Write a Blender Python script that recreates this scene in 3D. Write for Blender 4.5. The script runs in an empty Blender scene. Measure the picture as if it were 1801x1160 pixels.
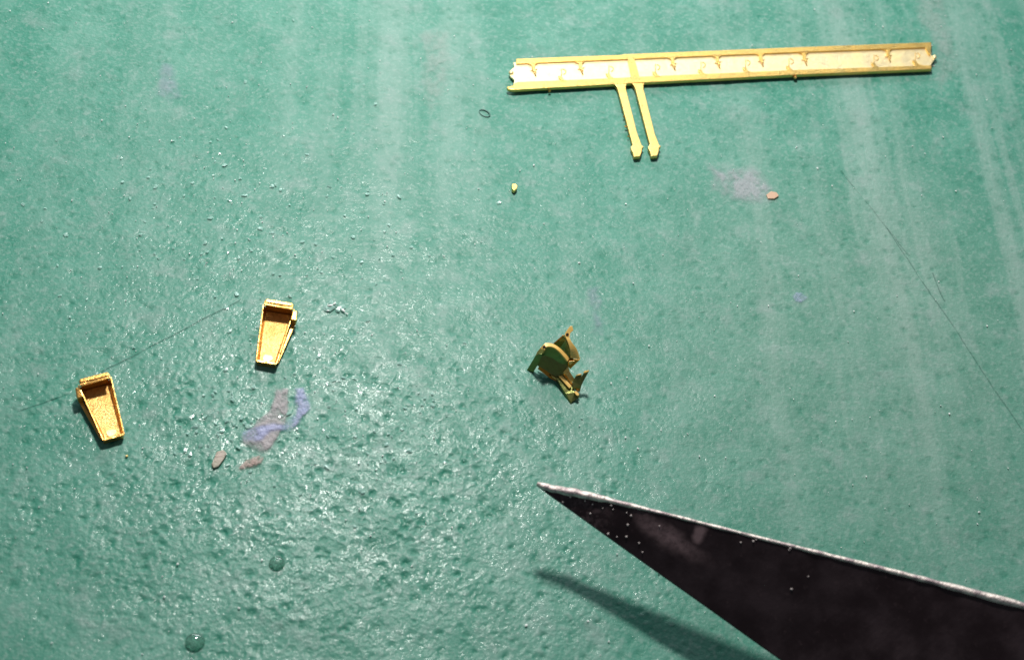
import bpy, bmesh, math, random
import numpy as np
from mathutils import Vector, Matrix, noise
random.seed(7)
C = bpy.context.scene.collection
S = bpy.context.scene

# ---------------------------------------------------------------- camera
TILT, ROLL, DIST = math.radians(38), math.radians(12), 30.0
cam_d = bpy.data.cameras.new('camera'); cam = bpy.data.objects.new('camera', cam_d); C.objects.link(cam)
cam_d.sensor_width = 36; cam_d.lens = 36*DIST/18.01; cam_d.clip_end = 500; cam_d.clip_start = 0.5
CP = Vector((0, -DIST*math.sin(TILT), DIST*math.cos(TILT)))
fw = (-CP).normalized(); r0 = Vector((1, 0, 0)); u0 = r0.cross(fw)
# far side of the mat lies a little right of straight up
RT = r0*math.cos(ROLL) + u0*math.sin(ROLL)*1.0
RT = (r0*math.cos(ROLL) - u0*math.sin(ROLL)*(-1)).normalized()
UP = RT.cross(fw).normalized()
cam.matrix_world = Matrix(((RT.x, UP.x, -fw.x, CP.x), (RT.y, UP.y, -fw.y, CP.y), (RT.z, UP.z, -fw.z, CP.z), (0, 0, 0, 1)))
cam_d.dof.use_dof = True; cam_d.dof.focus_distance = 30.3; cam_d.dof.aperture_fstop = 0.30
S.camera = cam
FPX = 1801*DIST/18.01
def ray(px, py):
    return (fw*FPX + RT*(px-900.5) - UP*(py-580)).normalized()
def P(px, py, h=0.0):
    """the point at height h above the mat that stands at this place"""
    d = ray(px, py); t = (h-CP.z)/d.z
    return CP + d*t

# ---------------------------------------------------------------- world, lamps, exposure
W = bpy.data.worlds.new('World'); S.world = W; W.use_nodes = True
W.node_tree.nodes['Background'].inputs[0].default_value = (0.80, 0.90, 1.0, 1)
W.node_tree.nodes['Background'].inputs[1].default_value = 0.12
S.view_settings.view_transform = 'Standard'; S.view_settings.look = 'None'; S.view_settings.exposure = 0.0
def area(name, loc, aim, size, power, col, sy=None):
    l = bpy.data.lights.new(name, 'AREA'); l.size = size; l.energy = power; l.color = col
    if sy: l.shape = 'RECTANGLE'; l.size_y = sy
    o = bpy.data.objects.new(name, l); C.objects.link(o); o.location = loc
    o.rotation_euler = (Vector(aim)-Vector(loc)).to_track_quat('-Z', 'Y').to_euler()
    return o
mir = P(640, 770); d = ray(640, 770); refl = Vector((d.x, d.y, -d.z))
area('desk_lamp', mir+refl*30, P(650, 150), 2.7, 9000, (1.0, 0.97, 0.92))
m2 = P(780, -420); d2 = ray(780, -420); r2 = Vector((d2.x, d2.y, -d2.z))
area('window_light', m2+r2*42, P(700, 250), 40, 12500, (0.90, 0.98, 1.0), 14)

# ---------------------------------------------------------------- node helpers
class NT:
    def __init__(s, name):
        s.m = bpy.data.materials.new(name); s.m.use_nodes = True; s.t = s.m.node_tree
        s.b = s.t.nodes['Principled BSDF']; s.out = s.t.nodes['Material Output']
        s.tc = s.t.nodes.new('ShaderNodeTexCoord')
    def n(s, kind, ins=None, **kw):
        x = s.t.nodes.new('ShaderNode'+kind)
        for k, v in kw.items(): setattr(x, k, v)
        for k, v in (ins or {}).items(): s.set(x.inputs[k], v)
        return x
    def set(s, sock, v):
        if isinstance(v, bpy.types.NodeSocket): s.t.links.new(v, sock)
        elif isinstance(v, (tuple, list)) and sock.type == 'RGBA' and len(v) == 3: sock.default_value = (*v, 1)
        else: sock.default_value = v
    def P(s, name, v): s.set(s.b.inputs[name], v)
    def math(s, op, a, b=0.0, c=0.0, clamp=False):
        x = s.t.nodes.new('ShaderNodeMath'); x.operation = op; x.use_clamp = clamp
        s.set(x.inputs[0], a); s.set(x.inputs[1], b); s.set(x.inputs[2], c); return x.outputs[0]
    def vec(s, op, a, b):
        x = s.t.nodes.new('ShaderNodeVectorMath'); x.operation = op
        s.set(x.inputs[0], a); s.set(x.inputs[1], b); return x
    def map(s, v, a, b, c=0.0, d=1.0, smooth=True):
        x = s.t.nodes.new('ShaderNodeMapRange'); x.interpolation_type = 'SMOOTHSTEP' if smooth else 'LINEAR'
        s.set(x.inputs[0], v); x.inputs[1].default_value = a; x.inputs[2].default_value = b
        s.set(x.inputs[3], c); s.set(x.inputs[4], d); return x.outputs[0]
    def mix(s, f, a, b, mode='MIX'):
        x = s.t.nodes.new('ShaderNodeMix'); x.data_type = 'RGBA'; x.blend_type = mode
        s.set(x.inputs[0], f); s.set(x.inputs[6], a); s.set(x.inputs[7], b); return x.outputs[2]
    def noise(s, vec, scale, detail=3, rough=0.5, dist=0.0):
        x = s.n('TexNoise', {'Vector': vec, 'Scale': scale, 'Detail': detail, 'Roughness': rough, 'Distortion': dist}); return x.outputs[0]
    def vor(s, vec, scale, rand=1.0, feature='F1', smooth=None, out=0):
        x = s.t.nodes.new('ShaderNodeTexVoronoi'); x.feature = feature
        s.set(x.inputs['Vector'], vec); x.inputs['Scale'].default_value = scale; x.inputs['Randomness'].default_value = rand
        if smooth is not None: x.inputs['Smoothness'].default_value = smooth
        return x.outputs[out]
    def mapping(s, vec, scale=(1, 1, 1), rot=(0, 0, 0), loc=(0, 0, 0)):
        return s.n('Mapping', {'Vector': vec, 'Scale': scale, 'Rotation': rot, 'Location': loc}).outputs[0]
    def bump(s, h, strength, dist, normal=None):
        x = s.n('Bump', {'Height': h, 'Strength': strength, 'Distance': dist})
        if normal is not None: s.set(x.inputs['Normal'], normal)
        return x.outputs[0]
    def blob(s, co, c, rx, ry, ang=0.0, inner=0.0):
        """soft elliptical patch of the mat's surface, 1 in its middle"""
        v = s.vec('SUBTRACT', co, (c.x, c.y, 0)).outputs[0]
        v = s.n('VectorRotate', {'Vector': v, 'Angle': -ang}, rotation_type='Z_AXIS').outputs[0]
        v = s.vec('MULTIPLY', v, (1/rx, 1/ry, 0)).outputs[0]
        l = s.t.nodes.new('ShaderNodeVectorMath'); l.operation = 'LENGTH'; s.set(l.inputs[0], v)
        return s.map(l.outputs[1], inner, 1.0, 1.0, 0.0)

# ---------------------------------------------------------------- cutting mat
M = NT('green_vinyl'); co = M.tc.outputs['Object']
up_dir = (P(900, 100)-P(900, 1000)); streak_ang = math.atan2(-up_dir.x, up_dir.y)   # direction of the wipe marks
grain_zone = M.blob(co, P(560, 900), 8.2, 5.0, 0.15, 0.05)
grain_zone2 = M.blob(co, P(380, 560), 8.0, 6.0, 0.3, 0.0)
pitall = M.n('Attribute', attribute_name='pit').outputs['Fac']
high = M.n('Attribute', attribute_name='high').outputs['Fac']
fine = M.noise(co, 17, 2, 0.65)
# streaks of wiping, along one direction
sv = M.n('VectorRotate', {'Vector': co, 'Angle': -streak_ang-0.02}, rotation_type='Z_AXIS').outputs[0]
sv = M.vec('ADD', sv, M.n('MixRGB', {0: 1.0, 1: M.n('TexNoise', {'Vector': co, 'Scale': 0.35, 'Detail': 2}).outputs[1], 2: (0.35, 0.0, 0.0)}, blend_type='MULTIPLY').outputs[0]).outputs[0]
st1 = M.noise(M.mapping(sv, (1.15, 0.035, 1)), 1.0, 4, 0.6)
st2 = M.noise(M.mapping(sv, (5.5, 0.09, 1)), 1.0, 3, 0.55)
szone = M.math('MAXIMUM', M.blob(co, P(1620, 300), 6.0, 14, streak_ang, 0.2), M.math('MULTIPLY', M.blob(co, P(700, 150), 3.2, 5.5, streak_ang, 0.1), 0.8))
cloud = M.noise(co, 0.9, 5, 0.6)
base = M.mix(M.map(cloud, 0.3, 0.7), (0.054, 0.256, 0.184), (0.098, 0.310, 0.236))
film = M.map(st1, 0.42, 0.66)
base = M.mix(M.math('MULTIPLY', film, M.math('ADD', M.math('MULTIPLY', szone, 0.34), 0.12)), base, (0.36, 0.48, 0.44))
clean = M.math('MULTIPLY', M.map(st2, 0.60, 0.78), szone)
base = M.mix(M.math('MULTIPLY', clean, 0.7), base, (0.05, 0.27, 0.19))
base = M.mix(M.math('MULTIPLY', M.blob(co, P(1560, 640), 6.5, 7.5, 0.0, 0.2), 0.28), base, (0.28, 0.37, 0.31))
base = M.mix(M.math('MULTIPLY', M.math('MULTIPLY', M.map(M.noise(co, 1.9, 4, 0.6), 0.50, 0.75), 0.35), 1.0), base, (0.33, 0.40, 0.39))
base = M.mix(M.math('MULTIPLY', M.map(fine, 0.5, 0.8), 0.30), base, (0.40, 0.50, 0.46))
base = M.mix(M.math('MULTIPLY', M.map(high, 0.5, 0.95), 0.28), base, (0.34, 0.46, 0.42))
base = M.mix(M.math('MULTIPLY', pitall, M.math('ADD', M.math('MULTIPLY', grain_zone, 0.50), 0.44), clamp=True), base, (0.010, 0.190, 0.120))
# faint hairline cuts left by a knife, clean lines through the worn film
def cut_line(px0, py0, px1, py1, w, base, k):
    a, b = P(px0, py0), P(px1, py1); ang = math.atan2(b.y-a.y, b.x-a.x); L = (b-a).length
    v = M.vec('SUBTRACT', co, (a.x, a.y, 0)).outputs[0]
    v = M.n('VectorRotate', {'Vector': v, 'Angle': -ang}, rotation_type='Z_AXIS').outputs[0]
    s = M.n('SeparateXYZ', {0: v})
    wob = M.math('MULTIPLY', M.math('SUBTRACT', M.noise(co, 1.2, 3), 0.5), 0.10)
    dd = M.math('ABSOLUTE', M.math('ADD', s.outputs[1], wob))
    m = M.math('MULTIPLY', M.map(dd, w*0.3, w, 1, 0), M.math('MULTIPLY', M.math('GREATER_THAN', s.outputs[0], 0), M.math('LESS_THAN', s.outputs[0], L)))
    m = M.math('MULTIPLY', m, M.map(M.noise(co, 2.3, 3), 0.33, 0.5, 0.25, 1))
    return M.mix(M.math('MULTIPLY', m, k), base, (0.02, 0.11, 0.085)), m
cuts = []
for a in ((178, 655, 425, 527, 0.020, 0.6), (30, 725, 130, 690, 0.018, 0.5), (1480, 300, 1600, 450, 0.018, 0.25), (1560, 400, 1801, 760, 0.018, 0.35),
          (1640, 480, 1662, 530, 0.02, 0.4)):
    base, m = cut_line(*a[:5], base, a[5]); cuts.append(m)
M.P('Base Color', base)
h = M.math('MULTIPLY', fine, 0.30)
for m in cuts: h = M.math('SUBTRACT', h, M.math('MULTIPLY', m, 0.3))
M.P('Normal', M.bump(h, 1.0, 0.030))
M.P('Roughness', M.map(M.noise(co, 2.2, 3, 0.6), 0.3, 0.7, 0.36, 0.52))
M.P('Specular IOR Level', 0.26)
# glossy skin over the grain, worn off in places: hard little glints where its facets face the lamp
patchy = M.math('MULTIPLY', M.map(M.noise(co, 1.3, 3, 0.6), 0.38, 0.62, 0.25, 1.1), M.map(M.noise(co, 8, 2, 0.6), 0.42, 0.60, 0.12, 1.1))
M.P('Coat Weight', M.math('MULTIPLY', M.math('ADD', M.math('MULTIPLY', grain_zone, 0.21), M.math('ADD', M.math('MULTIPLY', grain_zone2, 0.12), 0.06)), patchy, clamp=True))
M.P('Coat Roughness', 0.10); M.P('Coat IOR', 1.6); M.P('Coat Normal', M.bump(fine, 1.0, 0.012))
mat_vinyl = M.m

def brass(name, col, rough, grain=0.03, spot=0.25, metallic=1.0, scale=22, dirt=(0.30, 0.13, 0.02)):
    B = NT(name); c = B.tc.outputs['Object']
    n1 = B.noise(c, scale, 4, 0.65); n2 = B.noise(c, 4.5, 3, 0.6)
    bc = B.mix(B.math('MULTIPLY', B.map(n1, 0.48, 0.75), spot), col, dirt)
    bc = B.mix(B.math('MULTIPLY', B.map(n2, 0.35, 0.7), 0.4), bc, tuple(min(1, x*y) for x, y in zip(col, (1.12, 0.95, 0.65))))
    B.P('Base Color', bc); B.P('Metallic', metallic); B.P('Roughness', B.map(n2, 0.3, 0.7, rough*0.8, rough*1.25))
    B.P('Normal', B.bump(n1, 1.0, grain))
    if name == 'brass_bent_bright': B.P('Coat Weight', 0.6); B.P('Coat Roughness', 0.3)
    return B.m
m_rail = brass('brass_rolled', (0.80, 0.54, 0.17), 0.36, 0.006, 0.30, 0.9)
m_floor = brass('brass_etched_glare', (1.0, 0.82, 0.48), 0.44, 0.008, 0.10, 0.6, 9)  # pale base colour paints in the lamp's glare on the etched recess
m_line = brass('brass_etched_line', (0.78, 0.54, 0.20), 0.45, 0.003, 0.3, 0.7)
m_runner = brass('brass_runner', (0.86, 0.60, 0.21), 0.45, 0.004, 0.2, 0.8)
m_gold = brass('brass_deep', (0.78, 0.44, 0.13), 0.28, 0.008, 0.30, 0.9, 16)
m_gold_floor = brass('brass_etched_grain', (0.88, 0.56, 0.20), 0.36, 0.018, 0.75, 0.85, 26, (0.36, 0.16, 0.03))
m_gold_wall = brass('brass_wall', (0.62, 0.27, 0.04), 0.34, 0.012, 0.5, 0.85, 16)  # deeper brass: the shade on the trays' back wall is put into the colour
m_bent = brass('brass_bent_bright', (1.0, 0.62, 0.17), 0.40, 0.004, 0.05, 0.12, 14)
m_glint = brass('brass_glint', (0.98, 0.68, 0.34), 0.46, 0.004, 0.1, 0.9, 14)  # paler brass, the lamp's glint put into its colour
m_olive = brass('brass_olive', (0.22, 0.24, 0.08), 0.34, 0.007, 0.5, 0.8, 14, (0.06, 0.08, 0.03))  # dark olive green brass for panels, leg, foot and fork

# ---------------------------------------------------------------- object helpers
def link(name, me, m, parent=None, **props):
    o = bpy.data.objects.new(name, me); C.objects.link(o)
    if m: me.materials.append(m)
    if parent is not None:
        o.parent = parent; bpy.context.view_layer.update(); o.matrix_parent_inverse = parent.matrix_world.inverted()
    for k, v in props.items(): o[k] = v
    return o
def thing(name, label, cat, loc, rz=0.0, group=None):
    o = bpy.data.objects.new(name, None); C.objects.link(o); o.location = loc; o.rotation_euler = (0, 0, rz)
    o.empty_display_size = 0.2; o['label'] = label; o['category'] = cat
    if group: o['group'] = group
    bpy.context.view_layer.update(); return o
def bm_mesh(bm, name, smooth=False):
    bmesh.ops.recalc_face_normals(bm, faces=bm.faces)
    me = bpy.data.meshes.new(name); bm.to_mesh(me); bm.free()
    if smooth:
        for p in me.polygons: p.use_smooth = True
    return me
def slab_bm(pts, thick, bevel=0.0, seg=2, top_first=True):
    """polygon of 3D points (the upper face) given depth below it, edges rounded"""
    bm = bmesh.new(); pts = [Vector(p) for p in pts]
    nrm = Vector((0, 0, 0))
    for i in range(len(pts)):
        a, b = pts[i], pts[(i+1) % len(pts)]
        nrm += Vector(((a.y-b.y)*(a.z+b.z), (a.z-b.z)*(a.x+b.x), (a.x-b.x)*(a.y+b.y)))
    nrm.normalize()
    if nrm.dot(-fw) < 0: nrm = -nrm
    v1 = [bm.verts.new(p) for p in pts]; v2 = [bm.verts.new(p-nrm*thick) for p in pts]
    f = bm.faces.new(v1); g = bm.faces.new(v2[::-1]); n = len(pts)
    for i in range(n): bm.faces.new((v1[i], v2[i], v2[(i+1) % n], v1[(i+1) % n]))
    bmesh.ops.recalc_face_normals(bm, faces=bm.faces)
    if bevel:
        es = [e for e in bm.edges if any(fc.normal.angle(gc.normal) > 0.7 for fc in e.link_faces for gc in e.link_faces)]
        bmesh.ops.bevel(bm, geom=es, offset=bevel, segments=seg, profile=0.6, affect='EDGES', clamp_overlap=True)
    bmesh.ops.triangulate(bm, faces=[x for x in bm.faces if len(x.verts) > 4])
    return bm
def slab(name, pts, thick, m, parent, bevel=0.0, **kw):
    return link(name, bm_mesh(slab_bm(pts, thick, bevel), name), m, parent, **kw)
def ribbon(name, left, right, thick, m, parent, bevel=0.0, **kw):
    """bent strip: matching rows of points on its two edges, given depth"""
    bm = bmesh.new(); n = len(left); L = [Vector(p) for p in left]; R = [Vector(p) for p in right]
    top = []; bot = []
    for i in range(n):
        a = L[min(i+1, n-1)]-L[max(i-1, 0)]; nr = a.cross(R[i]-L[i])
        nr = nr.normalized() if nr.length > 1e-9 else Vector((0, 0, 1))
        if nr.dot(-fw) < 0: nr = -nr
        top.append((bm.verts.new(L[i]), bm.verts.new(R[i]))); bot.append((bm.verts.new(L[i]-nr*thick), bm.verts.new(R[i]-nr*thick)))
    for i in range(n-1):
        bm.faces.new((top[i][0], top[i][1], top[i+1][1], top[i+1][0])); bm.faces.new((bot[i][0], bot[i+1][0], bot[i+1][1], bot[i][1]))
        bm.faces.new((top[i][0], top[i+1][0], bot[i+1][0], bot[i][0])); bm.faces.new((top[i][1], bot[i][1], bot[i+1][1], top[i+1][1]))
    bm.faces.new((top[0][0], bot[0][0], bot[0][1], top[0][1])); bm.faces.new((top[-1][0], top[-1][1], bot[-1][1], bot[-1][0]))
    bmesh.ops.recalc_face_normals(bm, faces=bm.faces)
    if bevel:
        es = [e for e in bm.edges if len(e.link_faces) == 2 and e.link_faces[0].normal.angle(e.link_faces[1].normal) > 0.9]
        bmesh.ops.bevel(bm, geom=es, offset=bevel, segments=2, profile=0.6, affect='EDGES', clamp_overlap=True)
    return link(name, bm_mesh(bm, name), m, parent, **kw)
def spline(pts, n):
    pts = [Vector(p) for p in pts]; out = []
    q = [pts[0]*2-pts[1]]+pts+[pts[-1]*2-pts[-2]]
    for i in range(1, len(q)-2):
        for k in range(n):
            t = k/n; a, b, c, d = q[i-1], q[i], q[i+1], q[i+2]
            out.append(0.5*((2*b)+(c-a)*t+(2*a-5*b+4*c-d)*t*t+(3*b-a-3*c+d)*t**3))
    out.append(pts[-1]); return out
def tube(name, pts, r, m, parent, sides=6):
    bm = bmesh.new(); rings = []
    for i, p in enumerate(pts):
        t = (pts[min(i+1, len(pts)-1)]-pts[max(i-1, 0)]).normalized(); a = t.orthogonal().normalized()
        if abs(t.z) < 0.95: a = t.cross(Vector((0, 0, 1))).normalized()
        b = t.cross(a); rings.append([bm.verts.new(p+(a*math.cos(k*2*math.pi/sides)+b*math.sin(k*2*math.pi/sides))*r) for k in range(sides)])
    for x, y in zip(rings, rings[1:]):
        for k in range(sides): bm.faces.new((x[k], x[(k+1) % sides], y[(k+1) % sides], y[k]))
    bm.faces.new(rings[0]); bm.faces.new(rings[-1][::-1])
    return link(name, bm_mesh(bm, name, True), m, parent)

# ---------------------------------------------------------------- the mat (setting)
def build_mat():
    rng = np.random.default_rng(11)
    X0, X1, Y0, Y1, st = -11.5, 12.5, -8.0, 11.5, 0.0235
    nx, ny = int((X1-X0)/st)+1, int((Y1-Y0)/st)+1
    xs = X0+np.arange(nx)*st; ys = Y0+np.arange(ny)*st; gx, gy = np.meshgrid(xs, ys, indexing='ij')
    fx = np.fft.fftfreq(nx, st)[:, None]; fy = np.fft.rfftfreq(ny, st)[None, :]; fr = np.hypot(fx, fy)
    def band(lo, hi):                                # random relief whose bumps are between lo and hi wide
        F = np.fft.rfft2(rng.standard_normal((nx, ny))); F *= np.exp(-(fr*lo)**2)*(1-np.exp(-(fr*hi)**2))
        n = np.fft.irfft2(F, s=(nx, ny)); return n/n.std()
    def zone(px, py, rx, ry, ang, inner):
        c = P(px, py); dx, dy = gx-c.x, gy-c.y; ca, sa = math.cos(ang), math.sin(ang)
        l = np.hypot((dx*ca+dy*sa)/rx, (-dx*sa+dy*ca)/ry); t = np.clip((1-l)/(1-inner), 0, 1); return t*t*(3-2*t)
    g1 = zone(560, 930, 8.6, 5.4, 0.15, 0.1); g2 = zone(400, 520, 8.5, 6.5, 0.3, 0.0)
    broad = band(0.9, 4.0)
    amount = np.clip((0.22+0.78*g1+0.25*g2)*(1+0.22*broad), 0.10, 1.25)
    pits = np.zeros((nx, ny)); soft = band(0.05, 0.14)
    area_ = (X1-X0)*(Y1-Y0)
    for dens, ra, rb, k in ((9.5, 0.042, 0.082, 1.0), (22, 0.022, 0.045, 0.65)):
        for _ in range(int(dens*area_)):
            cx, cy = rng.uniform(X0, X1), rng.uniform(Y0, Y1); r = rng.uniform(ra, rb)*(1 if rng.random() > .12 else 1.5); dep = k*rng.uniform(0.25, 1.0)
            e = rng.uniform(0.7, 1.0); a = rng.uniform(0, math.pi); w = int(r*2.2/st)+1
            i, j = int((cx-X0)/st), int((cy-Y0)/st); a0, a1, b0, b1 = max(i-w, 0), min(i+w+1, nx), max(j-w, 0), min(j+w+1, ny)
            dx, dy = xs[a0:a1, None]-cx, ys[None, b0:b1]-cy
            u, v = (dx*math.cos(a)+dy*math.sin(a))/r, (-dx*math.sin(a)+dy*math.cos(a))/(r*e)
            pits[a0:a1, b0:b1] = np.maximum(pits[a0:a1, b0:b1], dep*np.exp(-((u*u+v*v)**1.5)))
    pits = pits*np.clip(0.85+0.25*soft, 0, 1.3)
    grain = band(0.11, 0.34)
    crinkle = band(0.045, 0.12)
    z = -0.024*pits*(0.25+0.75*amount)+0.0019*grain*amount**1.3+0.0014*crinkle*(0.2+amount*0.85)+0.004*broad
    z -= z.max()*0+0.004
    high = np.clip(0.5+0.22*grain+0.12*crinkle-pits, 0, 1)
    edge = np.minimum.reduce([gx-X0, X1-gx, gy-Y0, Y1-gy]); z = z*np.clip(edge/0.5, 0, 1)
    co_ = np.empty((nx*ny, 3), np.float32); co_[:, 0] = gx.ravel(); co_[:, 1] = gy.ravel(); co_[:, 2] = z.ravel()
    idx = np.arange(nx*ny).reshape(nx, ny)
    q = np.stack([idx[:-1, :-1], idx[1:, :-1], idx[1:, 1:], idx[:-1, 1:]], -1).reshape(-1, 4)
    # the plain rest of the mat, out of sight
    o = np.array([(-30, -30, 0), (30, -30, 0), (30, 30, 0), (-30, 30, 0)], np.float32); n0 = nx*ny
    c_ = [idx[0, 0], idx[-1, 0], idx[-1, -1], idx[0, -1]]
    q2 = np.array([(n0, n0+1, c_[1], c_[0]), (n0+1, n0+2, c_[2], c_[1]), (n0+2, n0+3, c_[3], c_[2]), (n0+3, n0, c_[0], c_[3])])
    co_ = np.vstack([co_, o]); q = np.vstack([q, q2]).astype(np.int32)
    me = bpy.data.meshes.new('cutting_mat'); me.vertices.add(len(co_)); me.vertices.foreach_set('co', co_.ravel())
    me.loops.add(q.size); me.loops.foreach_set('vertex_index', q.ravel()); me.polygons.add(len(q))
    me.polygons.foreach_set('loop_start', np.arange(0, q.size, 4, dtype=np.int32)); me.update(calc_edges=True)
    me.polygons.foreach_set('use_smooth', np.ones(len(q), bool))
    for nm, arr, fill in (('pit', np.clip(pits*1.15, 0, 1), 0), ('high', high, .5)):
        a = me.attributes.new(nm, 'FLOAT', 'POINT'); a.data.foreach_set('value', np.append(arr.ravel(), [fill]*4).astype(np.float32))
    me.update(); return me
link('cutting_mat', build_mat(), mat_vinyl, kind='structure')

# ---------------------------------------------------------------- etched brass fret (bar with two runners)
Z = 0.125                                           # height of its upper face; the recess lies lower
c0 = P(1270, 115)
fret = thing('brass_fret', 'long flat etched brass bar with two legs at the upper right of the mat', 'brass fret', (c0.x, c0.y, 0))
def T(x, y, z=Z): return P(x, y, z)
def z1(x, y): return (880+x/4.5, 70+y/4.5)          # close-up crops -> photo
def z2(x, y): return (1260+x/4.5, 60+y/4.5)
def yl(x, ya, yb, xa=907, xb=1638): return ya+(yb-ya)*(x-xa)/(xb-xa)
ZF = Z-0.034
slab('recess_floor', [T(903, 110, ZF), T(1637, 80, ZF), T(1638, 98, ZF), T(1646, 98, ZF), T(1645, 103, ZF), T(1638, 112, ZF), T(1638, 118, ZF), T(1300, 134, ZF), T(903, 151, ZF), T(905, 140, ZF), T(898, 134, ZF), T(896, 128, ZF), T(899, 123, ZF), T(905, 118, ZF)], 0.045, m_floor, fret, 0.006)
slab('top_rail', [T(908, 103.5), T(1000, 100), T(1095, 96.6), T(1096, 95.4), T(1195, 91.6), T(1400, 83.2), T(1638, 74.4), T(1638.5, 83.4), T(1400, 92), T(1190, 100.5), T(1000, 108), T(908, 112)], 0.075, m_rail, fret, 0.010)
slab('bottom_rail', [T(911, 144.2), T(1085, 137), T(1130, 134.5), T(1400, 123), T(1638, 114.6), T(1639, 121.5), T(1400, 131.5), T(1131, 145), T(1114, 146), T(1085, 147.5), T(905, 157.5), T(893, 155.8), T(891.5, 152.5), T(902, 150.5), T(905, 146)], 0.080, m_rail, fret, 0.012)
# crosspiece and the post at the right end
slab('crosspiece', [T(1104, 103), T(1116, 102.6), T(1125, 136), T(1111, 137)], 0.06, m_rail, fret, 0.008)
slab('end_post', [T(1627, 83.5), T(1638, 83), T(1636, 97), T(1633, 95)], 0.06, m_rail, fret, 0.006)
bm = bmesh.new(); bmesh.ops.create_uvsphere(bm, u_segments=12, v_segments=8, radius=1)
bmesh.ops.transform(bm, matrix=Matrix.Translation(T(1643.5, 101, Z-0.035)) @ Matrix.Diagonal((0.045, 0.065, 0.04, 1)), verts=bm.verts)
link('end_nub', bm_mesh(bm, 'end_nub', True), m_floor, fret)
bm = bmesh.new(); bmesh.ops.create_uvsphere(bm, u_segments=12, v_segments=8, radius=1)
bmesh.ops.transform(bm, matrix=Matrix.Translation(T(899, 128.5, Z-0.035)) @ Matrix.Diagonal((0.05, 0.055, 0.045, 1)), verts=bm.verts)
link('end_nub', bm_mesh(bm, 'end_nub', True), m_floor, fret)
def upper_tooth(x, y):                              # hanging from the top rail, with its hairline
    slab('upper_tooth', [T(x-8, y-0.6), T(x+9, y-1.2), T(x+4.5, y+1.5), T(x+4.2, y+8), T(x+7, y+15), T(x+1.0, y+11), T(x-0.8, y+7), T(x-1.0, y+2.4), T(x-2.8, y+0.8)], 0.05, m_rail, fret, 0.004)
    tube('etched_line', [T(x+0.3, y+9, ZF+0.022), T(x+3.0, y+15, ZF+0.018), T(x+6, y+22, ZF+0.006)], 0.0125, m_line, fret)
    tube('etched_line', [T(x-3.5, y+12.5, ZF+0.006), T(x+1, y+12, ZF+0.018), T(x+8, y+9.5, ZF+0.008)], 0.0085, m_line, fret)
def lower_tooth(x, y):                              # rising from the bottom rail under a curled mark
    slab('lower_tooth', [T(x-1.0, y+1.4), T(x-1.5, y-3), T(x-4.5, y-6.5), T(x-3.4, y-8.2), T(x+1.5, y-7.5), T(x+4, y-3), T(x+9, y-0.4), T(x+16, y+0.6)], 0.05, m_rail, fret, 0.004)
    ring = [T(x+1.5+5*math.sin(a)+1.2, y-16.5-4.4*math.cos(a), ZF+0.005) for a in [k*math.pi/7-0.15 for k in range(8)]]
    tube('etched_curl', ring, 0.010, m_line, fret)
    tube('etched_line', [T(x-0.2, y-22, ZF+0.008), T(x+0.3, y-15, ZF+0.010), T(x-0.5, y-8, ZF+0.02)], 0.0085, m_line, fret)
    tube('etched_line', [T(x-5.2, y-8.2, ZF+0.018), T(x-1.2, y-6.8, ZF+0.022)], 0.013, m_line, fret)
for (a, b) in (z1(255, 190), z1(628, 178), z1(1358, 143), z1(1712, 130), z2(345, 160), z2(690, 150), z2(1352, 124)): upper_tooth(a, b)
for (a, b) in (z1(484, 328), z1(860, 306), z1(1228, 292), z1(1588, 274), z2(232, 302), z2(575, 290), z2(1248, 264), z2(1575, 246)): lower_tooth(a, b)
# two runners with barbed ends
def runner(xa, xb, ya, tx, ty):
    la = Vector((xa, ya)); d_ = Vector((tx, ty))-Vector(((xa+xb)/2, ya)); w = (xb-xa)/2
    def q(s, o): return (Vector(((xa+xb)/2, ya))+d_*s+Vector((o, 0)))
    out = [(q(0, -w-4).x, ya-0.5), (q(0.035, -w-1).x, q(0.035, 0).y), (q(0.09, -w).x, q(0.09, 0).y)]
    left = [(q(s, -w+0.5*s).x, q(s, 0).y) for s in (0.3, 0.55, 0.8, 0.9)]
    tip = [(tx-7.2, ty-4), (tx-11.0, ty+1), (tx-9.4, ty+5), (tx-7.0, ty+9.5), (tx-5.2, ty+17.5), (tx+5.4, ty+16.5), (tx+8, ty+9), (tx+8.6, ty+3), (tx+11.8, ty+0.3), (tx+8.3, ty-2.4), (tx+6.2, ty-8)]
    right = [(q(s, w-0.5*s).x, q(s, 0).y) for s in (0.8, 0.55, 0.3, 0.09)]
    pts = out+left+tip+right+[(q(0.035, w+1).x, q(0.035, 0).y), (q(0, w+4).x, ya-0.8)]
    slab('runner', [T(x, y, Z-0.003) for x, y in pts], 0.085, m_runner, fret, 0.010)
runner(1084.5, 1098.5, 148, 1120.5, 258)
runner(1115.5, 1129.5, 147, 1150.8, 257)
# burrs left by the clippers
for (x, y, s) in ((1097.5, 205, 0.032), (1100.5, 223, 0.026), (1105, 240, 0.02), (1094, 190, 0.02), (966.5, 160, 0.03), (1399, 136, 0.045), (1112, 250, 0.02)):
    bm = bmesh.new(); bmesh.ops.create_icosphere(bm, subdivisions=1, radius=s)
    for v in bm.verts: v.co *= random.uniform(0.7, 1.3)
    bmesh.ops.translate(bm, verts=bm.verts, vec=T(x, y, Z-0.045)); link('burr', bm_mesh(bm, 'burr'), m_gold, fret)

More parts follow.
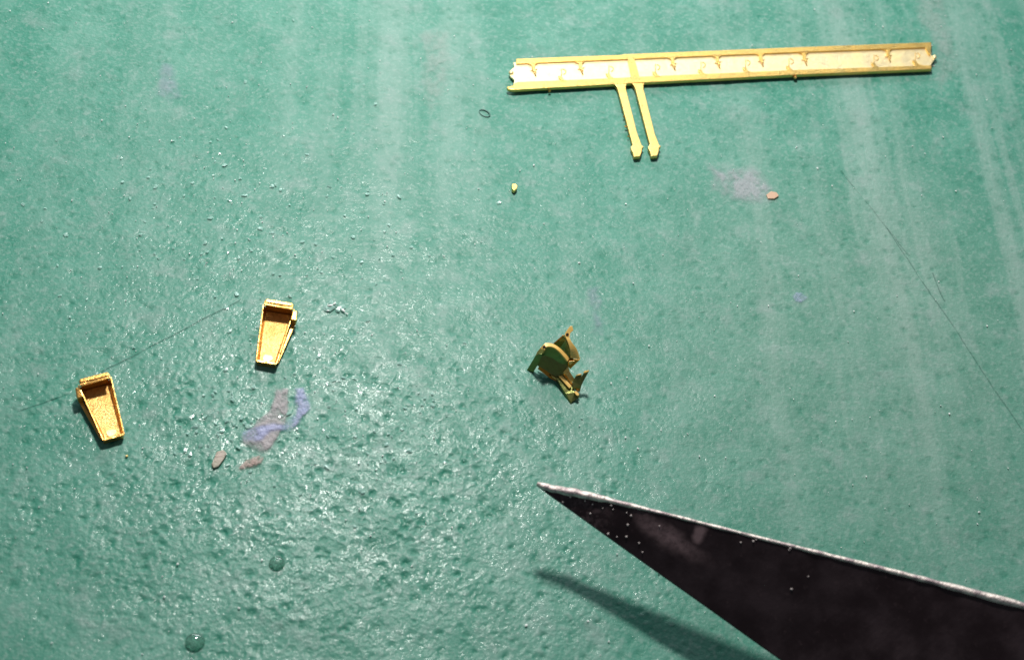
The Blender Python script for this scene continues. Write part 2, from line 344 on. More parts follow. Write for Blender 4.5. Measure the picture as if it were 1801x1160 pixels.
# ---------------------------------------------------------------- two small folded trays
def tray(label, top_mid, bot_mid, mirror, wt, wb, tiltx=0.0):
    a, b = P(*bot_mid), P(*top_mid); ax = b-a; L = ax.length; ang = math.atan2(-ax.x, ax.y)
    t = thing('brass_tray', label, 'brass part', (a.x, a.y, 0.0), ang, 'pair of small folded brass trays')
    mw = t.matrix_world @ Matrix.Rotation(tiltx, 4, 'Y'); s = mirror
    def G(x, y, z): return mw @ Vector((x*s, y, z))
    def sl(name, pts, th, m, bev=0.01): return slab(name, [G(*p) for p in pts], th, m, t, bev)
    H, Hb, th = 0.135, 0.285, 0.024
    zf = 0.068
    hw = lambda y: wb/2+(wt/2-wb/2)*y/L
    # floor plate, set between the walls
    sl('floor_plate', [(-hw(0)-.02, 0.0, zf), (hw(0)+.02, 0.0, zf), (hw(L)+.02, L-.02, zf), (-hw(L)-.02, L-.02, zf)], 0.04, m_gold_floor, 0.004)
    sl('fillet_glint', [(math.copysign(abs(math.cos(a))**0.6, math.cos(a))*(hw(0)-.025), 0.085+0.065*math.sin(a)+0.012*math.cos(a*2+s), zf+.014) for a in [k*math.pi/9 for k in range(18)]], 0.03, m_glint, 0.004)  # pale plate added for the lamp's bright spot by the front wall
    def wall(name, a, b, z0a, z0b, za, zb, th, m, lean=0.0):
        A = Vector((a[0], a[1], 0)); B = Vector((b[0], b[1], 0)); n = Vector((0, 0, 1)).cross(B-A).normalized()
        bm = bmesh.new(); vs = []
        N = 14
        for i in range(N+1):
            f = i/N; p = A.lerp(B, f); zt = za+(zb-za)*f + (0.010*noise.noise(p*9+Vector((a[0]*7, 3, 1)))); z0 = z0a+(z0b-z0a)*f
            row = [p, p+n*th+n*0, p+n*(th+lean), p+n*lean]
            vs.append([bm.verts.new(G(row[0].x, row[0].y, z0)), bm.verts.new(G(row[1].x, row[1].y, z0)), bm.verts.new(G(row[2].x, row[2].y, zt)), bm.verts.new(G(row[3].x, row[3].y, zt))])
        for x, y in zip(vs, vs[1:]):
            for k in range(4): bm.faces.new((x[k], x[(k+1) % 4], y[(k+1) % 4], y[k]))
        bm.faces.new(vs[0]); bm.faces.new(vs[-1][::-1])
        bmesh.ops.recalc_face_normals(bm, faces=bm.faces)
        es = [e for e in bm.edges if len(e.link_faces) == 2 and e.link_faces[0].normal.angle(e.link_faces[1].normal) > 0.9]
        bmesh.ops.bevel(bm, geom=es, offset=0.008, segments=2, profile=0.6, affect='EDGES', clamp_overlap=True)
        return link(name, bm_mesh(bm, name), m, t)
    # side walls lean outwards; the one on the tab side is taller near the back
    wall('side_wall', (-hw(0), -0.05), (-hw(L), L+.01), 0.01, 0.01, H, Hb-.06, th, m_gold, 0.055)
    wall('side_wall', (hw(L), L+.01), (hw(0), -0.05), 0.01, 0.01, Hb-.06, H, th, m_gold, 0.055)
    wall('front_wall', (hw(0)+.06, 0.0), (-hw(0)-.06, 0.0), 0.0, 0.0, H+0.004, H+0.004, 0.045, m_gold, 0.025)
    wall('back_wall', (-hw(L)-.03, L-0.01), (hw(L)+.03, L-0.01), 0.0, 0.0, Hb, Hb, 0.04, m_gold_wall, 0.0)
    # folded lip along the top of the back wall
    w2 = hw(L)
    sl('lip', [(-w2-.05, L-0.085, Hb+0.03), (w2+.05, L-0.085, Hb+0.05), (w2+.05, L+0.035, Hb+0.03), (-w2-.05, L+0.035, Hb+0.03)], 0.032, m_gold, 0.016)
    sl('lip', [(-w2-.03, L-0.03, Hb+0.050), (w2+.03, L-0.03, Hb+0.050), (w2+.03, L+0.04, Hb+0.050), (-w2-.03, L+0.04, Hb+0.050)], 0.022, m_gold, 0.012)
    # outer flange down one side with its square ear
    o1, o2 = hw(0)+.05, hw(L)+.06
    sl('side_flange', [(-o1, 0.02, H*0.45), (-o1-.045, 0.03, H*0.40), (-o2-.085, L-0.15, H*0.72), (-o2-.02, L-0.15, H*0.78)], 0.05, m_gold, 0.010)
    sl('ear', [(-o2-.10, L-0.25, H+0.10), (-o2+.015, L-0.25, H+0.11), (-o2+.01, L-0.05, H+0.12), (-o2-.075, L-0.04, H+0.11)], 0.14, m_gold, 0.02)
    return t
tray('small tapered brass tray, the lower left one of the two, leaning towards the left', (168, 684), (199, 772), 1, 0.40, 0.21)
tray('small tapered brass tray, the upper right one of the two, just above the purple smear', (490, 553), (469, 641), -1, 0.40, 0.21)

# ---------------------------------------------------------------- bent brass part
Q = lambda x, y, h: P(900+x/7.25, 560+y/7.25, h)
c0 = Q(560, 800, 0)
bent = thing('bent_brass_part', 'dark folded brass part with two curved arms and a forked end, standing on the mat', 'brass part', (c0.x, c0.y, 0))
# near arm: dark olive side panel under a bright curved edge
arcT = spline([Q(405, 395, .50), Q(470, 362, .54), Q(560, 378, .55), Q(650, 450, .52), Q(738, 548, .44)], 5)
arcB = spline([Q(330, 600, .15), Q(400, 640, .12), Q(490, 700, .10), Q(590, 750, .10), Q(705, 680, .22)], 5)
arcM = [a.lerp(b, 0.5)+Vector((0, 0.05, 0)) for a, b in zip(arcT, arcB)]
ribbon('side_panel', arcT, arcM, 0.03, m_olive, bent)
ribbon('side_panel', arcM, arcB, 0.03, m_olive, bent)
e1 = spline([Q(398, 345, .58), Q(430, 312, .60), Q(520, 318, .60), Q(610, 370, .58), Q(690, 450, .53), Q(742, 505, .48)], 5)
e2 = spline([Q(412, 405, .57), Q(440, 362, .59), Q(515, 360, .59), Q(590, 405, .57), Q(665, 485, .52), Q(712, 545, .47)], 5)
ribbon('arm_edge', e1, e2, 0.045, m_bent, bent, 0.006)
slab('arm_tab', [Q(400, 335, .58), Q(432, 372, .575), Q(412, 410, .54), Q(385, 448, .46), Q(345, 448, .42), Q(308, 470, .36), Q(318, 430, .42), Q(365, 375, .52)], 0.04, m_bent, bent, 0.006)
def hole(x, y, h):
    bm = bmesh.new(); n = (-fw); cpt = Q(x, y, h); a = RT; b = UP
    vo = [bm.verts.new(cpt+(a*math.cos(k*math.pi/6)+b*math.sin(k*math.pi/6))*0.026+n*0.012) for k in range(12)]
    vi = [bm.verts.new(v.co-n*0.04) for v in vo]
    for k in range(12): bm.faces.new((vo[k], vo[(k+1) % 12], vi[(k+1) % 12], vi[k]))
    bm.faces.new(vo); bm.faces.new(vi[::-1]); return link('pin_hole', bm_mesh(bm, 'pin_hole'), m_hole, bent)
Hm = NT('dark_hole'); Hm.P('Base Color', (0.035, 0.012, 0.004)); Hm.P('Roughness', 0.7); m_hole = Hm.m  # solid dark discs, the shade inside the holes given as colour
hole(415, 362, .585); hole(710, 202, .775)
# leg of the near arm, going down to the mat at the left
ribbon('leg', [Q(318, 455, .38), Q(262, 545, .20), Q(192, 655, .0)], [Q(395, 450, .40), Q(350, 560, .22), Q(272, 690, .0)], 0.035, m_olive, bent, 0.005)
# floor between the arms, the bright edge's reflection painted in as warm brass
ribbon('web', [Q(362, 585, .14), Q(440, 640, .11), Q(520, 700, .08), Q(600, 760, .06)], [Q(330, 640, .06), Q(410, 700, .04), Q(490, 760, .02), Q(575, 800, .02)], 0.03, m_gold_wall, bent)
slab('web', [Q(500, 725, .10), Q(560, 760, .10), Q(575, 785, .08), Q(515, 748, .08)], 0.02, m_bent, bent, 0.004)
# far arm
f1 = spline([Q(735, 235, .76), Q(765, 300, .73), Q(830, 390, .66), Q(868, 520, .54)], 5)
f2 = spline([Q(672, 205, .76), Q(715, 300, .72), Q(745, 400, .64), Q(748, 500, .50)], 5)
ribbon('arm_edge', f1, f2, 0.045, m_bent, bent, 0.006)
slab('arm_tab', [Q(672, 210, .76), Q(690, 168, .79), Q(740, 98, .84), Q(772, 92, .85), Q(786, 148, .82), Q(748, 182, .79), Q(735, 240, .76)], 0.04, m_bent, bent, 0.006)
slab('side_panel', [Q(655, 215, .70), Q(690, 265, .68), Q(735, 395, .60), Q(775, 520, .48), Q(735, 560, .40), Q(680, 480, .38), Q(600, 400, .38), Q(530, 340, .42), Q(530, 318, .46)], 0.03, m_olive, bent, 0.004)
slab('arm_edge', [Q(650, 212, .715), Q(662, 222, .715), Q(545, 322, .49), Q(530, 316, .49)], 0.02, m_gold_wall, bent, 0.003)
# end of the two arms folded together
slab('fold_plate', [Q(712, 540, .46), Q(752, 520, .47), Q(868, 528, .50), Q(745, 645, .30), Q(718, 610, .34)], 0.03, m_gold_wall, bent, 0.005)
slab('fold_plate', [Q(730, 545, .475), Q(800, 540, .49), Q(748, 590, .41), Q(728, 575, .42)], 0.012, m_bent, bent, 0.002)
# neck down to the foot
ribbon('neck', [Q(722, 610, .33), Q(742, 680, .26), Q(800, 765, .18)], [Q(655, 690, .24), Q(705, 730, .20), Q(768, 830, .14)], 0.035, m_bent, bent, 0.004)
slab('neck', [Q(600, 735, .16), Q(640, 722, .17), Q(765, 858, .14), Q(735, 888, .12)], 0.035, m_bent, bent, 0.005)
ribbon('groove', [Q(648, 705, .13), Q(700, 760, .12), Q(768, 850, .10)], [Q(700, 690, .14), Q(740, 770, .12), Q(785, 830, .10)], 0.03, m_gold_wall, bent)
# foot plate
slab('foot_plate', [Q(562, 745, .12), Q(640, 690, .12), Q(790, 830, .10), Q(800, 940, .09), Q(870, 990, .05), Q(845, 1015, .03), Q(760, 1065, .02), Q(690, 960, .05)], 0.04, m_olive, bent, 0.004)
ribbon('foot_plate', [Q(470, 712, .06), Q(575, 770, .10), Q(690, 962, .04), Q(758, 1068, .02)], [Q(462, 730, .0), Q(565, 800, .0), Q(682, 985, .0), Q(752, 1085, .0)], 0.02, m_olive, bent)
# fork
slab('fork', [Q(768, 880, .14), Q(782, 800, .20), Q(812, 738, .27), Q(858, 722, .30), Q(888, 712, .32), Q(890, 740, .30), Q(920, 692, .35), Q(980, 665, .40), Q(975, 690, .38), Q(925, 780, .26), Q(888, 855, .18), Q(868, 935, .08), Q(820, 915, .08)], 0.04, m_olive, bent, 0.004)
slab('fork_edge', [Q(908, 682, .375), Q(935, 664, .395), Q(984, 655, .43), Q(982, 672, .42), Q(925, 694, .375)], 0.03, m_bent, bent, 0.005)
slab('fork_edge', [Q(815, 722, .30), Q(850, 706, .33), Q(888, 700, .345), Q(884, 714, .34), Q(846, 720, .32), Q(822, 736, .29)], 0.03, m_bent, bent, 0.005)
slab('fork_edge', [Q(838, 860, .15), Q(858, 900, .12), Q(850, 935, .10), Q(822, 905, .12)], 0.02, m_gold_wall, bent, 0.003)
slab('foot_tab', [Q(795, 932, .13), Q(825, 922, .14), Q(862, 960, .13), Q(848, 982, .12), Q(822, 972, .12)], 0.03, m_bent, bent, 0.004)

# ---------------------------------------------------------------- dark pointed blade held above the mat
K = NT('blackened_steel'); c = K.tc.outputs['Object']
n1 = K.noise(c, 1.4, 4, 0.6); n2 = K.noise(c, 9, 4, 0.7)
bc = K.mix(K.map(n1, 0.35, 0.7), (0.022, 0.012, 0.014), (0.042, 0.026, 0.031))
bc = K.mix(K.math('MULTIPLY', K.map(n2, 0.58, 0.75), 0.35), bc, (0.11, 0.07, 0.075))
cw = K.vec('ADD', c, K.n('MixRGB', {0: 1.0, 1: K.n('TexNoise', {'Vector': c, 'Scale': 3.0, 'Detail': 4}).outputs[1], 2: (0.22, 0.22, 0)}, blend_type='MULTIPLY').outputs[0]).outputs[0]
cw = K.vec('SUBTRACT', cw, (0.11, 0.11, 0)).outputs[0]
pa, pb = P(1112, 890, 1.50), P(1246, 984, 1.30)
k1 = K.blob(cw, (pa+pb)/2, (pb-pa).length*0.66, 0.17, math.atan2(pb.y-pa.y, pb.x-pa.x), 0.0)  # pale streak: the scraped facet's reflection painted into the steel colour
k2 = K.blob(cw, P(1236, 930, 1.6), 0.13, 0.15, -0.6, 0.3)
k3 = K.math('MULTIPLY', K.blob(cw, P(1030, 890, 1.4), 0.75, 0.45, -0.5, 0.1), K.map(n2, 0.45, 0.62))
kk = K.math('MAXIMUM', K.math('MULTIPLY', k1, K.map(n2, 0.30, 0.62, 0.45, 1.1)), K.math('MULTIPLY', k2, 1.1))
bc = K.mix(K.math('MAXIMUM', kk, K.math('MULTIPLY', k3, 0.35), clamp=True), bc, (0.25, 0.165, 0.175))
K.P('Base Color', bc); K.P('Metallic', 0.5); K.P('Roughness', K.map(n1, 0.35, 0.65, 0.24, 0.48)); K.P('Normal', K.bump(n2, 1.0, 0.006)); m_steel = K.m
E = NT('polished_edge_steel'); c = E.tc.outputs['Object']; n1 = E.noise(c, 6, 4, 0.65)
E.P('Base Color', E.mix(E.map(n1, 0.4, 0.62), (0.90, 0.80, 0.74), (0.48, 0.38, 0.39))); E.P('Metallic', 0.45); E.P('Roughness', 0.55)
E.P('Normal', E.bump(n1, 1.0, 0.05)); m_edge = E.m
tip = P(942, 845, 1.35)
blade = thing('pointed_blade', 'black pointed steel blade with a bright upper edge, held above the mat', 'blade', (tip.x, tip.y, 0))
top_px = [(946, 846, 1.36), (985, 853, 1.40), (1060, 871, 1.48), (1190, 905, 1.66), (1400, 958, 1.90), (1600, 1007, 2.12), (1801, 1058, 2.35), (2150, 1148, 2.75), (2700, 1290, 3.35)]
low_px = [(943, 853, 1.33), (965, 870, 1.28), (1015, 906, 1.20), (1100, 967, 1.10), (1240, 1066, 1.0), (1375, 1162, 0.95), (1560, 1290, 1.0), (1900, 1450, 1.3), (2450, 1640, 1.9)]
top_px = [(x, y, h-0.15) for x, y, h in top_px]; low_px = [(x, y, h-0.15) for x, y, h in low_px]
tops = spline([P(*p) for p in top_px], 16); lows = spline([P(*p) for p in low_px], 16)
bm = bmesh.new(); rows = []; NB = len(tops); spine = []
for i in range(NB):
    a, b = tops[i], lows[i]; f = i/(NB-1)
    along = (tops[min(i+1, NB-1)]-tops[max(i-1, 0)]).normalized(); ac = b-a; w = ac.length
    nr = along.cross(ac).normalized()
    if nr.dot(-fw) < 0: nr = -nr
    acn = ac.normalized(); th = min(0.16, 0.055+0.5*f*0.5)*min(1, w/0.12)
    fi = i/16; prof = (1.3, 1.5, 1.1, 0.55, 0.62, 0.85, 1.05, 1.1, 1.1, 1.1); q_ = min(int(fi), 8); inset = min(0.062*(prof[q_]+(prof[q_+1]-prof[q_])*(fi-q_)), w*0.5)
    fr = [a+acn*inset, a.lerp(b, 0.33)+nr*0.010*min(1, w), a.lerp(b, 0.7)+nr*0.012*min(1, w), b-acn*min(0.02, w*0.2), b-nr*0.015, b-nr*0.03-acn*min(0.03, w*.2), a.lerp(b, .5)-nr*th, a+acn*inset-nr*th]
    rows.append([bm.verts.new(p) for p in fr]); spine.append((a+acn*inset, nr, acn, th, inset, a))
for x, y in zip(rows, rows[1:]):
    for k in range(8): bm.faces.new((x[k], x[(k+1) % 8], y[(k+1) % 8], y[k]))
bm.faces.new(rows[0]); bm.faces.new(rows[-1][::-1])
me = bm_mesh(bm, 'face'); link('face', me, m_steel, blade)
# rounded ground spine, the light along it partly painted in by its pale colour
bm = bmesh.new(); rows = []
for i, (p, nr, acn, th, ins, a) in enumerate(spine):
    wob = 1+0.30*noise.noise(p*3.1)+0.22*noise.noise(p*11); ring = []
    for k in range(12):
        t = k/12*2*math.pi
        ring.append(bm.verts.new(p-nr*0.02-acn*math.cos(t)*ins*wob+nr*math.sin(t)*ins*1.15*wob))
    rows.append(ring)
for x, y in zip(rows, rows[1:]):
    for k in range(12): bm.faces.new((x[k], x[(k+1) % 12], y[(k+1) % 12], y[k]))
bm.faces.new(rows[0]); bm.faces.new(rows[-1][::-1])
link('spine_edge', bm_mesh(bm, 'spine_edge', True), m_edge, blade)
def on_blade(px, py, lift=0.02):
    """point on the blade's near face along a horizontal pixel walk"""
    from mathutils.geometry import intersect_ray_tri
    best = None; dr = ray(px, py)
    for p in me.polygons:
        v = [me.vertices[i].co for i in p.vertices]
        for k in range(1, len(v)-1):
            h_ = intersect_ray_tri(v[0], v[k], v[k+1], dr, CP, True)
            if h_ is not None and (best is None or (h_-CP).length < (best-CP).length): best = h_
    return None if best is None else best-dr*lift
Dm = NT('pale_dust'); Dm.P('Base Color', (0.62, 0.54, 0.53)); Dm.P('Roughness', 0.6); m_dust = Dm.m
specks = [(1038, 902, 1.5), (1075, 888, 1.6), (1104, 922, 2.2), (1110, 906, 1.6), (1070, 938, 1.8), (1102, 943, 1.7), (1124, 954, 1.4), (1085, 943, 1.3), (1003, 873, 1.8), (990, 882, 1.6), (1130, 970, 1.3), (1042, 886, 1.4), (1060, 893, 1.0), (1078, 895, 1.0), (1102, 901, 1.2), (1029, 880, 1.3), (1392, 1035, 2.0), (1303, 953, 1.5), (1325, 951, 1.7), (1390, 963, 1.8), (1388, 966, 1.2), (1196, 908, 2.2), (1040, 929, 1.0), (1160, 924, 1.2), (1330, 948, 1.0), (1422, 1013, 1.2)]
for x, y, s in specks:
    p = on_blade(x, y, 0.012)
    if p is None: continue
    bm = bmesh.new(); bmesh.ops.create_icosphere(bm, subdivisions=1, radius=s*0.0105)
    for v in bm.verts: v.co = Vector((v.co.x*random.uniform(.7, 1.3), v.co.y*random.uniform(.7, 1.3), v.co.z*0.8))+p
    link('dust_speck', bm_mesh(bm, 'dust_speck'), m_dust, blade)

# ---------------------------------------------------------------- films of dried paint and glue
def film_mat(name, ca, cb, k, rough=0.45, gr=0.35):
    F = NT(name); c = F.tc.outputs['Object']
    at = F.n('Attribute', attribute_name='cover').outputs['Fac']
    n1 = F.noise(c, 3.0, 5, 0.65); n2 = F.noise(c, 14, 4, 0.7)
    F.P('Base Color', F.mix(F.map(n2, 0.35, 0.7), ca, cb)); F.P('Roughness', rough)
    a = F.math('MULTIPLY', F.math('MULTIPLY', at, k), F.map(n1, 0.34, 0.56, 0.30, 1.0))
    a = F.math('MULTIPLY', a, F.map(n2, 0.32, 0.56, gr, 1.0), clamp=True)
    F.P('Alpha', a); F.P('Normal', F.bump(F.math('ADD', n2, F.noise(c, 6, 2)), 1.0, 0.035)); return F.m
def film(name, poly_px, m, label, cat, soft=0.08, rise=0.012, wob=0.05, group=None, z0=0.012, parent=None):
    V = np.array([[*P(x, y)][:2] for x, y in poly_px]); lo = V.min(0)-soft*1.5-wob; hi = V.max(0)+soft*1.5+wob
    st = max(0.02, min(0.045, (hi-lo).max()/70)); nx, ny = [int(math.ceil(k)) for k in (hi-lo)/st]
    gx, gy = np.meshgrid(lo[0]+np.arange(nx+1)*st, lo[1]+np.arange(ny+1)*st, indexing='ij')
    ins = np.zeros_like(gx, bool); dist = np.full_like(gx, 1e9)
    for i in range(len(V)):
        a, b = V[i], V[(i+1) % len(V)]; e = b-a
        t = np.clip(((gx-a[0])*e[0]+(gy-a[1])*e[1])/(e@e+1e-12), 0, 1)
        dist = np.minimum(dist, np.hypot(gx-a[0]-t*e[0], gy-a[1]-t*e[1]))
        cr = (a[1] > gy) != (b[1] > gy)
        with np.errstate(divide='ignore', invalid='ignore'): xi = (b[0]-a[0])*(gy-a[1])/(b[1]-a[1])+a[0]
        ins ^= cr & (gx < xi)
    sd = np.where(ins, dist, -dist)
    for i in range(nx+1):
        for j in range(ny+1): sd[i, j] += wob*noise.noise(Vector((gx[i, j]*3.2, gy[i, j]*3.2, 2.5)))+0.4*wob*noise.noise(Vector((gx[i, j]*11, gy[i, j]*11, 7)))
    cov = np.clip((sd+soft*0.5)/soft, 0, 1); cov = cov*cov*(3-2*cov)
    idx = {}; vs = []; cv = []; fs = []
    def vid(i, j):
        if (i, j) not in idx: idx[(i, j)] = len(vs); vs.append((gx[i, j], gy[i, j], z0+rise*cov[i, j])); cv.append(float(cov[i, j]))
        return idx[(i, j)]
    for i in range(nx):
        for j in range(ny):
            if cov[i:i+2, j:j+2].max() > 0: fs.append((vid(i, j), vid(i+1, j), vid(i+1, j+1), vid(i, j+1)))
    me = bpy.data.meshes.new(name); me.from_pydata(vs, [], fs); at = me.attributes.new('cover', 'FLOAT', 'POINT'); at.data.foreach_set('value', cv)
    for p in me.polygons: p.use_smooth = True
    pr = dict(label=label, category=cat) if parent is None else {}
    if group: pr['group'] = group
    return link(name, me, m, parent, **pr)
m_mauve = film_mat('mauve_film', (0.44, 0.41, 0.43), (0.56, 0.50, 0.52), 0.9, 0.4, 0.7)
m_mauve2 = film_mat('mauve_film_thin', (0.42, 0.44, 0.60), (0.52, 0.52, 0.68), 0.30, 0.45, 0.8)
m_blue = film_mat('blue_violet_film', (0.38, 0.43, 0.74), (0.60, 0.62, 0.90), 0.80, 0.4, 0.6)
m_pink = film_mat('pink_film', (0.48, 0.34, 0.30), (0.58, 0.42, 0.38), 0.9)
m_haze = film_mat('pale_haze_film', (0.52, 0.52, 0.58), (0.60, 0.58, 0.64), 0.55, 0.45, 0.85)
m_pale = film_mat('pale_worn_film', (0.54, 0.62, 0.59), (0.60, 0.68, 0.65), 0.32, 0.45, 0.85)
z3 = lambda x, y: (340+x/5.523, 650+y/5.523)
cs = P(490, 740)
sm = thing('paint_smear', 'mauve and blue violet smear of dried paint below the upper tray', 'paint smear', (cs.x, cs.y, 0))
film('mauve_layer', [z3(*p) for p in ((800, 190), (925, 190), (910, 330), (905, 520), (860, 560), (830, 650), (760, 760), (680, 800), (570, 760), (480, 690), (590, 560), (640, 480), (740, 420), (780, 300))], m_mauve, '', '', 0.07, 0.014, 0.05, parent=sm)
film('blue_layer', [z3(*p) for p in ((975, 180), (1070, 175), (1120, 260), (1130, 380), (1090, 440), (1020, 440), (1000, 330))], m_blue, '', '', 0.07, 0.012, 0.05, z0=0.020, parent=sm)
film('blue_layer', [z3(*p) for p in ((1060, 440), (1010, 520), (930, 590), (760, 600), (640, 690), (500, 680), (500, 620), (640, 570), (760, 540), (900, 540), (930, 490))], m_blue, '', '', 0.10, 0.010, 0.05, z0=0.028, parent=sm)
film('mauve_layer', [z3(*p) for p in ((640, 840), (680, 860), (660, 900), (560, 950), (440, 980), (430, 950), (520, 880))], m_pink, '', '', 0.06, 0.012, 0.03, parent=sm)
film('glue_smudge', [(1255, 300), (1290, 300), (1330, 305), (1352, 330), (1345, 350), (1318, 355), (1290, 345), (1262, 325)], m_haze, 'pale lilac smudge of dried glue beside a tiny orange chip', 'smudge', 0.35, 0.008, 0.12)
film('paint_spot', [(1393, 521), (1400, 515), (1410, 516), (1418, 524), (1410, 533), (1398, 531)], m_blue, 'small round blue violet spot of paint on the right half of the mat', 'paint spot', 0.05, 0.012, 0.03)
film('faint_spot', [(1035, 510), (1048, 508), (1055, 530), (1052, 556), (1062, 575), (1060, 590), (1048, 585), (1042, 550)], m_mauve2, 'faint violet mark just right of the bent brass part', 'paint mark', 0.14, 0.006, 0.06)
film('glue_smudge', [(288, 112), (303, 115), (308, 145), (318, 172), (300, 180), (282, 165), (278, 140)], m_mauve2, 'faint lilac smudge on the upper left part of the mat', 'smudge', 0.16, 0.006, 0.06)
film('worn_streak', [(1610, -10), (1655, -10), (1665, 60), (1680, 120), (1655, 150), (1640, 70), (1620, 40)], m_pale, 'pale worn streak running up behind the right end of the brass bar', 'worn streak', 0.32, 0.006, 0.10)
film('worn_streak', [(745, 60), (790, 55), (790, 120), (775, 170), (755, 200), (750, 140)], m_pale, 'pale worn streak left of the brass bar', 'worn streak', 0.25, 0.006, 0.12)

# ---------------------------------------------------------------- chips, crumbs, blisters, ring
def chip(name, pxs, h, m, label, cat, bevel=0.01, dome=0.0):
    o = slab(name, [P(x, y, h+random.uniform(-.006, .006)) for x, y in pxs], h-0.001, m, None, bevel)
    o['label'] = label; o['category'] = cat; return o
Rm = NT('dull_resin'); c = Rm.tc.outputs['Object']; n1 = Rm.noise(c, 9, 4, 0.6)
Rm.P('Base Color', Rm.mix(Rm.map(n1, .35, .7), (0.36, 0.33, 0.25), (0.52, 0.42, 0.36))); Rm.P('Roughness', 0.5); Rm.P('Normal', Rm.bump(n1, 1, .03)); m_resin = Rm.m
chip('resin_flake', [(381, 793), (393, 790), (399, 796), (394, 806), (384, 819), (375, 822), (372, 815), (377, 803)], 0.045, m_resin, 'oblong beige flake lying left of the purple smear', 'flake', 0.016)
chip('brass_crumb', [(900.5, 323.5), (907, 323), (910.5, 327), (909, 331.5), (905, 335), (901, 331.5)], 0.09, m_runner, 'tiny square brass crumb alone below the left end of the brass bar', 'crumb', 0.01)
Om = NT('orange_chip'); Om.P('Base Color', (0.62, 0.40, 0.27)); Om.P('Roughness', 0.45); m_orange = Om.m
chip('orange_chip', [(1348, 342), (1356, 336), (1366, 338), (1370, 344), (1362, 349), (1351, 349)], 0.04, m_orange, 'tiny pale orange chip beside the lilac smudge', 'chip', 0.01)
chip('brass_crumb', [(220, 800), (224, 799), (225.5, 801.5), (222, 803)], 0.03, m_runner, 'tiny brass crumb below the lower left tray', 'crumb', 0.008)
# clear blisters
Bm = NT('clear_resin'); Bm.P('Base Color', (0.55, 0.88, 0.76)); Bm.P('Roughness', 0.05); Bm.P('Transmission Weight', 0.9); Bm.P('IOR', 1.45); Bm.P('Coat Weight', 0.6); m_clear = Bm.m
def blister(x, y, r, label):
    c_ = P(x, y); bm = bmesh.new(); bmesh.ops.create_uvsphere(bm, u_segments=32, v_segments=20, radius=1)
    bmesh.ops.transform(bm, matrix=Matrix.Translation((c_.x, c_.y, 0.0)) @ Matrix.Diagonal((r, r, r*0.62, 1)), verts=bm.verts)
    link('glue_blister', bm_mesh(bm, 'glue_blister', True), m_clear, label=label, category='glue drop', group='clear glue drops on the mat')
blister(487, 990, 0.125, 'small clear round drop of glue, the upper one of two near the bottom')
blister(343, 1128, 0.150, 'clear round drop of glue at the bottom edge, the lower of the two')
Rg = NT('dark_ring'); Rg.P('Base Color', (0.05, 0.16, 0.13)); Rg.P('Roughness', 0.35); m_ring = Rg.m
c_ = P(852, 200); bm = bmesh.new(); N, K_ = 28, 8; rings = []
for i in range(N):
    a = i/N*2*math.pi; cx = Vector((0.115*math.cos(a), 0.075*math.sin(a), 0)); cx.rotate(Matrix.Rotation(-0.45, 3, 'Z')); dn = cx.normalized()
    r_ = 0.012*(1+0.4*math.sin(a+0.6))
    rings.append([bm.verts.new(Vector((c_.x, c_.y, 0.012))+cx+dn*r_*math.cos(k*2*math.pi/K_)+Vector((0, 0, r_*math.sin(k*2*math.pi/K_)))) for k in range(K_)])
for i in range(N):
    for k in range(K_): bm.faces.new((rings[i][k], rings[i][(k+1) % K_], rings[(i+1) % N][(k+1) % K_], rings[(i+1) % N][k]))
link('ring_mark', bm_mesh(bm, 'ring_mark', True), m_ring, label='small dark oval ring mark left of the long brass bar', category='ring mark')

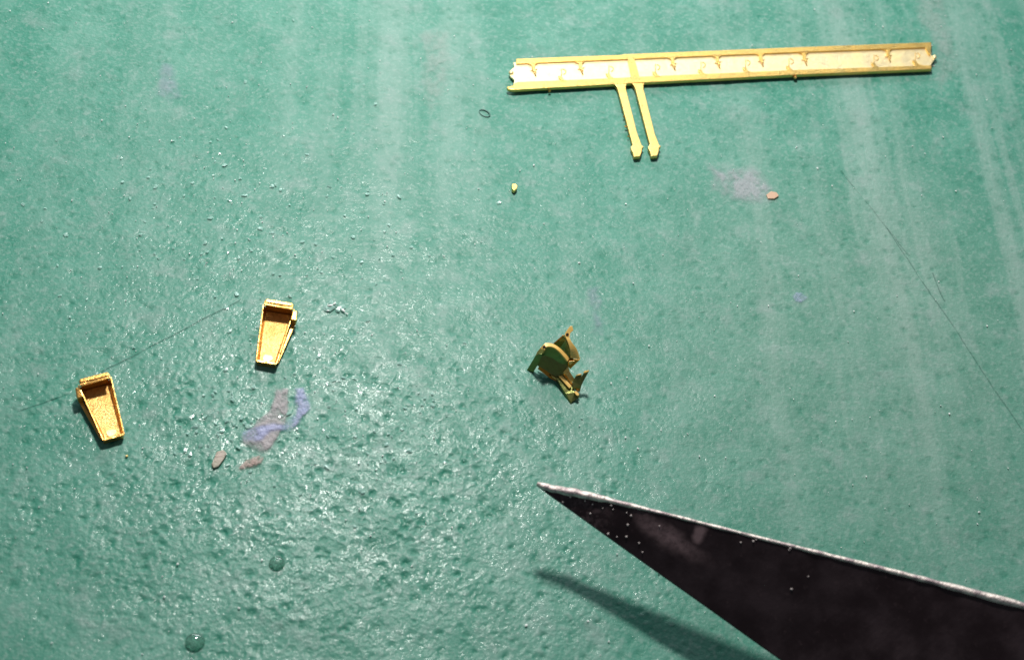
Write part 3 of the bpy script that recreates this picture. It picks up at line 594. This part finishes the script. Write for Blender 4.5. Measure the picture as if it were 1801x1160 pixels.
# ---------------------------------------------------------------- dust, with lamp glints set in as white grains, and glue flakes (uncountable)
Fm = NT('clear_flake'); Fm.P('Base Color', (0.42, 0.70, 0.62)); Fm.P('Roughness', 0.12); Fm.P('IOR', 1.7); Fm.P('Alpha', 0.6); m_flake = Fm.m
Gm = NT('white_speck'); Gm.P('Base Color', (0.92, 0.95, 0.93)); Gm.P('Roughness', 0.35); m_white = Gm.m
def scatter(name, spots, m, label, cat, flat=0.4):
    bm = bmesh.new()
    for (x, y, s) in spots:
        c_ = P(x, y); r = bmesh.ops.create_icosphere(bm, subdivisions=1, radius=1)
        rot = Matrix.Rotation(random.uniform(0, 6.28), 4, 'Z') @ Matrix.Rotation(random.uniform(-.35, .35), 4, 'X')
        bmesh.ops.transform(bm, matrix=Matrix.Translation((c_.x, c_.y, s*flat*0.6+0.01)) @ rot @ Matrix.Diagonal((s*random.uniform(.7, 1.6), s*random.uniform(.6, 1.1), s*flat, 1)), verts=r['verts'])
        for v in r['verts']: v.co += Vector((random.uniform(-1, 1), random.uniform(-1, 1), random.uniform(-.3, .3)))*s*0.42
    o = link(name, bm_mesh(bm, name), m, label=label, category=cat, kind='stuff'); return o
sp = []
for k in range(520):
    x, y = random.uniform(-20, 1820), random.uniform(-20, 1180)
    sp.append((x, y, random.choice((0.006, 0.008, 0.009, 0.011, 0.016))))
for k in range(260):
    x, y = random.gauss(420, 230), random.gauss(420, 210); sp.append((x, y, random.choice((0.006, 0.009, 0.013))))
scatter('dust', sp, m_white, 'fine white dust and lamp glints scattered all over the green mat', 'dust', 0.8)
fl = []
for k in range(55): fl.append((random.gauss(400, 45), random.gauss(735, 40), random.uniform(0.015, 0.042)))
for k in range(14): fl.append((random.gauss(590, 12), random.gauss(541, 6), random.uniform(0.025, 0.06)))
for k in range(90): fl.append((random.gauss(620, 130), random.gauss(760, 60), random.uniform(0.015, 0.035)))
for k in range(120): fl.append((random.gauss(420, 190), random.gauss(400, 120), random.uniform(0.015, 0.04)))
scatter('glue_flakes', fl, m_flake, 'thin clear flakes of dried glue on the left half of the mat', 'glue flakes', 0.25)

def shards(spots, label):
    c0 = P(594, 543); t = thing('glue_shards', label, 'glue shards', (c0.x, c0.y, 0))
    for (x, y, s, h, a) in spots:
        bm = bmesh.new(); c_ = P(x, y, h); bmesh.ops.create_icosphere(bm, subdivisions=1, radius=1)
        bmesh.ops.transform(bm, matrix=Matrix.Translation(c_) @ Matrix.Rotation(a, 4, 'Z') @ Matrix.Rotation(random.uniform(-.5, .5), 4, 'X') @ Matrix.Diagonal((s, s*0.5, s*0.4, 1)), verts=bm.verts)
        for v in bm.verts: v.co += Vector((random.uniform(-1, 1), random.uniform(-1, 1), random.uniform(-.5, .5)))*s*0.25
        link('shard', bm_mesh(bm, 'shard'), m_white, t)
shards([(581, 538, .055, .03, 0.4), (588, 533, .045, .04, 1.2), (577, 546, .04, .02, 0.0), (604, 546, .05, .03, -0.6), (610, 551, .03, .02, -0.6), (598, 541, .022, .02, 0.2)], 'tiny heap of white glue shards just right of the upper tray')
